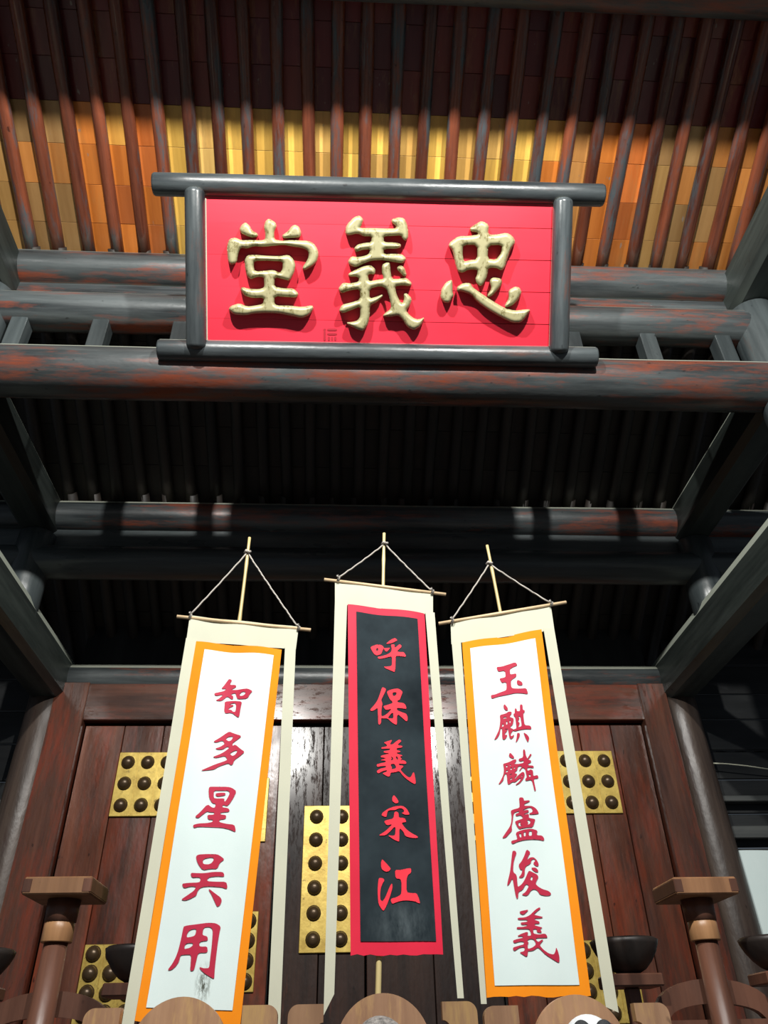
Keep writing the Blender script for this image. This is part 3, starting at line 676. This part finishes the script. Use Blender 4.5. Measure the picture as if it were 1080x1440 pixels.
def banner(label, s, Y, header, border, field, ribL, ribR, stick, knot, ends, pole, keys, bmat, fmat, imat, plabel):
    root = empty('hanging_banner', at((header[0][0] + header[1][0]) / 2, header[0][1], Y)); tag(root, label, 'banner', 'banners on bamboo poles')
    sheet('border', border, Y, M[bmat], root, s, off=0, thick=.002, rag=.003)
    sheet('field', field, Y, M[fmat], root, s, off=.004)
    sheet('header', header, Y, M['cream'], root, s + 3, 14, 8, off=-.006, thick=.003, amp=.004)
    for rb in (ribL, ribR): sheet('ribbon', rb, Y, M['cream'], root, s + 9, 3, 60, off=.002, thick=.002, amp=.005)
    tube('cross_stick', [at(*stick[0], Y + .005), at(*stick[1], Y + .005)], .0085, M['stick'], root, 10)
    k = at(*knot, Y + .018)
    for e in ends: twine('cord', k, at(*e, Y + .002), .004, root)
    tube('knot', [k + Vector((-.014, 0, -.004)), k + Vector((-.005, -.012, .006)), k + Vector((.006, -.012, -.004)), k + Vector((.014, 0, .006))], .007, M['rope'], root, 8)
    for e in ends:
        q = at(*e, Y - .002); tube('knot', [q + Vector((0, 0, .014)), q + Vector((.006, -.008, 0)), q + Vector((0, 0, -.018))], .007, M['rope'], root, 8)
    for kx in keys:
        def mp(x, y, d):
            w = at(x, y, Y); w.y += wrinkle(w.x, w.z, s) - .0070; return w
        me, c = glyph_mesh(kx, .55, mp)
        link('character', me, M[imat], root, Matrix.Translation(c))
    # the bamboo pole behind
    a, b = at(*pole[0], Y + .024), at(*pole[1], Y + .024); d = (b - a).normalized(); L = (a.z - .0) / -d.z
    pts, rr = [], []; n = 60
    for i in range(n + 1):
        t = i / n; q = a + d * L * t; q.x += .004 * math.sin(t * 9 + s); pts.append(q); rr.append((.0075 + .006 * t) * (1.22 if i % 6 == 3 else 1))
    p = tube('bamboo_pole', pts, rr, M['bamboo'], None, 10); tag(p, plabel, 'pole')
    return root
YBN = 3.30
banner('white banner with orange border and five crimson characters, leftmost of three', 1.0, YBN,
 [(267, 865), (420, 881), (416, 913), (262, 900)], [(276, 902), (396, 913), (338, 1442), (187, 1435)], [(288, 914), (385, 922), (327, 1421), (206, 1417)],
 [(262, 898), (277, 900), (188, 1446), (171, 1446)], [(401, 909), (416, 911), (394, 1446), (376, 1446)],
 [(249, 867), (437, 886)], (348, 777), [(267, 865), (419, 882)], [(350, 756), (336, 872)], ['zhi', 'duo', 'xing', 'wu', 'yong'], 'orange', 'white_stained', 'ink', 'thin bamboo pole holding the leftmost white banner')
banner('black banner with crimson border and five red characters, between the two white ones', 4.0, YBN,
 [(471, 815), (609, 832), (609, 864), (471, 848)], [(489, 850), (597, 862), (623, 1343), (493, 1343)], [(501, 861), (587, 871), (613, 1324), (507, 1324)],
 [(471, 846), (488, 850), (470, 1398), (455, 1428)], [(598, 860), (611, 862), (652, 1404), (643, 1404)],
 [(456, 815), (627, 836)], (541, 765), [(475, 813), (607, 831)], [(541, 750), (540, 823)], ['hu', 'bao', 'yi_mid', 'song', 'jiang'], 'crimson', 'black_cloth', 'ink_red', 'thin bamboo pole holding the black banner')
banner('white banner with orange border and six crimson characters, rightmost of three', 7.5, YBN,
 [(634, 874), (775, 851), (780, 885), (635, 905)], [(650, 903), (761, 886), (831, 1401), (684, 1402)], [(661, 912), (752, 899), (815, 1385), (696, 1386)],
 [(635, 903), (648, 905), (684, 1412), (676, 1412)], [(764, 884), (779, 884), (870, 1424), (852, 1416)],
 [(617, 877), (796, 847)], (688, 793), [(635, 872), (774, 848)], [(684, 767), (703, 862)], ['yu', 'qi', 'lin', 'lu', 'jun', 'yi_right'], 'orange', 'white', 'ink', 'thin bamboo pole holding the rightmost white banner')

# ------------------------------------------------------------------ CHAIRS with crested backs
YC = 3.08
def arc(cx, cz, r, a0, a1, n): return [(cx + r * math.cos(math.radians(a0 + (a1 - a0) * i / n)), cz + r * math.sin(math.radians(a0 + (a1 - a0) * i / n))) for i in range(n + 1)]
def chair(pxc, pytop, label, zs=1.0):
    top = at(pxc, pytop, YC); cx = top.x; r = .160; W = .318
    root = empty('crested_chair', (cx, YC + (-.25), 0)); tag(root, label, 'chair', 'wooden armchairs in a row before the banners')
    zt = top.z
    mw = Matrix.Translation((cx, YC, 0))
    # crest: half disc medallion
    prism('crest', arc(0, zt - r, r, 0, 180, 28) + [(-r, zt - r - .16), (r, zt - r - .16)], [], .035, M['chair'], root, mw)
    # ears with rounded outer corner and scooped inner corner
    et = zt - .028
    for sgn in (-1, 1):
        a = [(W - .118, et)] + arc(W - .034, et - .034, .034, 90, 0, 8) + [(W, et - .30), (r - .005, et - .30), (r - .005, et - .102), (W - .120, et - .102)] + arc(W - .118, et - .076, .024, -90, 90, 10)
        if sgn < 0: a = [(-x, z) for x, z in reversed(a)]
        prism('ear', a, [], .04, M['chair'], root, mw)
    bar('back_slat', Vector((cx, YC, zt - r - .14)), Vector((cx, YC, .46)), .20, .025, M['chair'], root)
    for sgn in (-1, 1):
        bar('leg', Vector((cx + sgn * (W - .03), YC + .005, 0)), Vector((cx + sgn * (W - .03), YC + .005, et - .28)), .045, .045, M['chair'], root)
        bar('leg', Vector((cx + sgn * (W - .03), YC - .50, 0)), Vector((cx + sgn * (W - .03), YC - .50, .70)), .045, .045, M['chair'], root)
        bar('armrest', Vector((cx + sgn * (W - .03), YC - .53, .72)), Vector((cx + sgn * (W - .03), YC - .02, .72)), .06, .035, M['chair'], root)
        bar('stretcher', Vector((cx + sgn * (W - .03), YC - .48, .15)), Vector((cx + sgn * (W - .03), YC - .02, .15)), .03, .03, M['chair'], root)
    link('seat', box_mesh(2 * W, .54, .04, .008), M['chair'], root, Matrix.Translation((cx, YC - .25, .46)))
    return root, cx
c1, x1 = chair(259, 1402, 'wooden armchair with a half-round crest under the leftmost banner')
c2, x2 = chair(538, 1397, 'wooden armchair with a half-round crest below the black banner')
c3, x3 = chair(806, 1399, 'wooden armchair with a half-round crest under the rightmost banner')
# stuffed animals whose heads just show at the lower edge
def sphere_mesh(r, sx, sy, sz):
    bm = bmesh.new(); bmesh.ops.create_uvsphere(bm, u_segments=24, v_segments=16, radius=r); bmesh.ops.scale(bm, vec=(sx, sy, sz), verts=bm.verts); return bm_mesh(bm, True)
def plush(px, py, cx, label, two):
    t = at(px, py, YC - .14); y = YC - .14; R = .085; c = Vector((t.x, y, t.z - R))
    root = empty('plush_animal', (c.x, y, .48)); tag(root, label, 'toy')
    link('body', sphere_mesh(1, .13, .11, (c.z - .48) / 2), M['fur_white' if two else 'fur_grey'], root, Matrix.Translation((c.x, y, .48 + (c.z - .48) / 2)))
    link('head', sphere_mesh(R, 1, .92, 1), M['fur_white' if two else 'fur_grey'], root, Matrix.Translation(c))
    for sgn in (-1, 1):
        link('ear', sphere_mesh(.034, 1, .55, 1.2), M['fur_brown' if two else 'fur_black'], root, Matrix.Translation(c + Vector((sgn * .078, .02, .02))))
        pm = link('eye_patch', sphere_mesh(.040, .8, .5, .95), M['fur_black' if two else 'fur_grey'], root, Matrix.Translation(c + Vector((sgn * .036, -.060, .030))))
        link('eye', sphere_mesh(.009, 1, 1, 1), M['eye'], root, Matrix.Translation(c + Vector((sgn * .034, -.083, .030))))
    link('muzzle', sphere_mesh(.034, 1, .8, .8), M['fur_white'], root, Matrix.Translation(c + Vector((0, -.075, -.028))))
    link('nose', sphere_mesh(.010, 1, 1, .8), M['eye'], root, Matrix.Translation(c + Vector((0, -.104, -.02))))
plush(824, 1426, x3, 'black and white animal head showing at the bottom edge, on the right chair', True)
plush(534, 1428, x2, 'grey furry animal head barely showing at the bottom edge, on the middle chair', False)

# ------------------------------------------------------------------ STANDS with bowls
def bowl_mesh(R, H, t=.012):
    o = [(R * .12, 0), (R * .30, H * .03), (R * .52, H * .16), (R * .72, H * .38), (R * .88, H * .64), (R * .97, H * .86), (R, H), (R - t * .5, H + .002)]
    i = [(r * .93, max(z + t * .6, t)) for r, z in reversed(o[:-1])]
    return lathe(o + i, 32)
BOWL = bowl_mesh(.155, .135)
def stand(px, py, side):
    Y = 3.90; x = at(px, py, Y).x
    root = empty('lamp_stand', (x, Y, 0)); tag(root, 'wooden stand with square cap and arched crosspiece at the %s edge of the photo' % side, 'stand', 'pair of wooden bowl stands')
    zc = at(97 if side == 'left' else 968, 1262, Y - .13).z + .01          # underside of the cap
    link('cap', box_mesh(.295, .29, .072, .006), M['capwood'], root, Matrix.Translation((x, Y, zc + .037)) @ Matrix.Rotation(0, 4, 'Z'))
    for sx in (-1, 1): link('cap_corner', box_mesh(.040, .294, .058, .004), M['stand'], root, Matrix.Translation((x + sx * .129, Y, zc + .037)))
    link('neck', lathe([(.068, 0), (.072, .09)], 24), M['stand'], root, Matrix.Translation((x, Y, zc - .09)))
    link('collar', lathe([(.064, 0), (.066, .004), (.065, .05), (.064, .098)], 28), M['collar'], root, Matrix.Translation((x, Y, zc - .17)))
    link('pole', lathe([(.060, 0), (.058, .8), (.050, zc - .165)], 24, .02), M['stand'], root, Matrix.Translation((x, Y, 0)))
    zt = at(85 if side == 'left' else 985, 1393 if side == 'left' else 1376, Y + .06).z
    ym = Y + .085
    A = [(-.36, zt - .11), (-.36, zt - .26), (.36, zt - .26), (.36, zt - .11)] + [(.26 * math.cos(math.radians(a)), zt - .11 + .11 * math.sin(math.radians(a))) for a in range(0, 181, 12)]
    hole = [(.22, zt - .155)] + [(.21 * math.cos(math.radians(a)), zt - .150 + .055 * math.sin(math.radians(a))) for a in range(12, 169, 12)] + [(-.22, zt - .155)]
    prism('crosspiece', A, [hole], .045, M['stand'], root, Matrix.Translation((x, ym, 0)))
    for sx in (-1, 1):
        bxp = x + sx * .355
        bar('side_post', Vector((bxp, ym, 0)), Vector((bxp, ym, zt - .03)), .06, .05, M['stand'], root)
        zb = zt + .0
        link('bowl_rest', box_mesh(.24, .20, .05, .006), M['stand'], root, Matrix.Translation((bxp, ym, zt - .005)))
        o = link('bowl', BOWL, M['bowl'], None, Matrix.Translation((bxp, ym, zt + .02)))
        where = {('left', -1): 'cut by the left edge of the photo', ('left', 1): 'half behind the ribbon of the leftmost banner', ('right', -1): 'beside the ribbon of the rightmost banner', ('right', 1): 'cut by the right edge of the photo'}[(side, sx)]
        tag(o, 'dark round bowl on a wooden stand, ' + where, 'bowl', 'dark bowls on the stands')
    link('foot', box_mesh(.72, .30, .08, .01), M['stand'], root, Matrix.Translation((x, Y + .03, .04)))
stand(75, 1345, 'left'); stand(999, 1350, 'right')
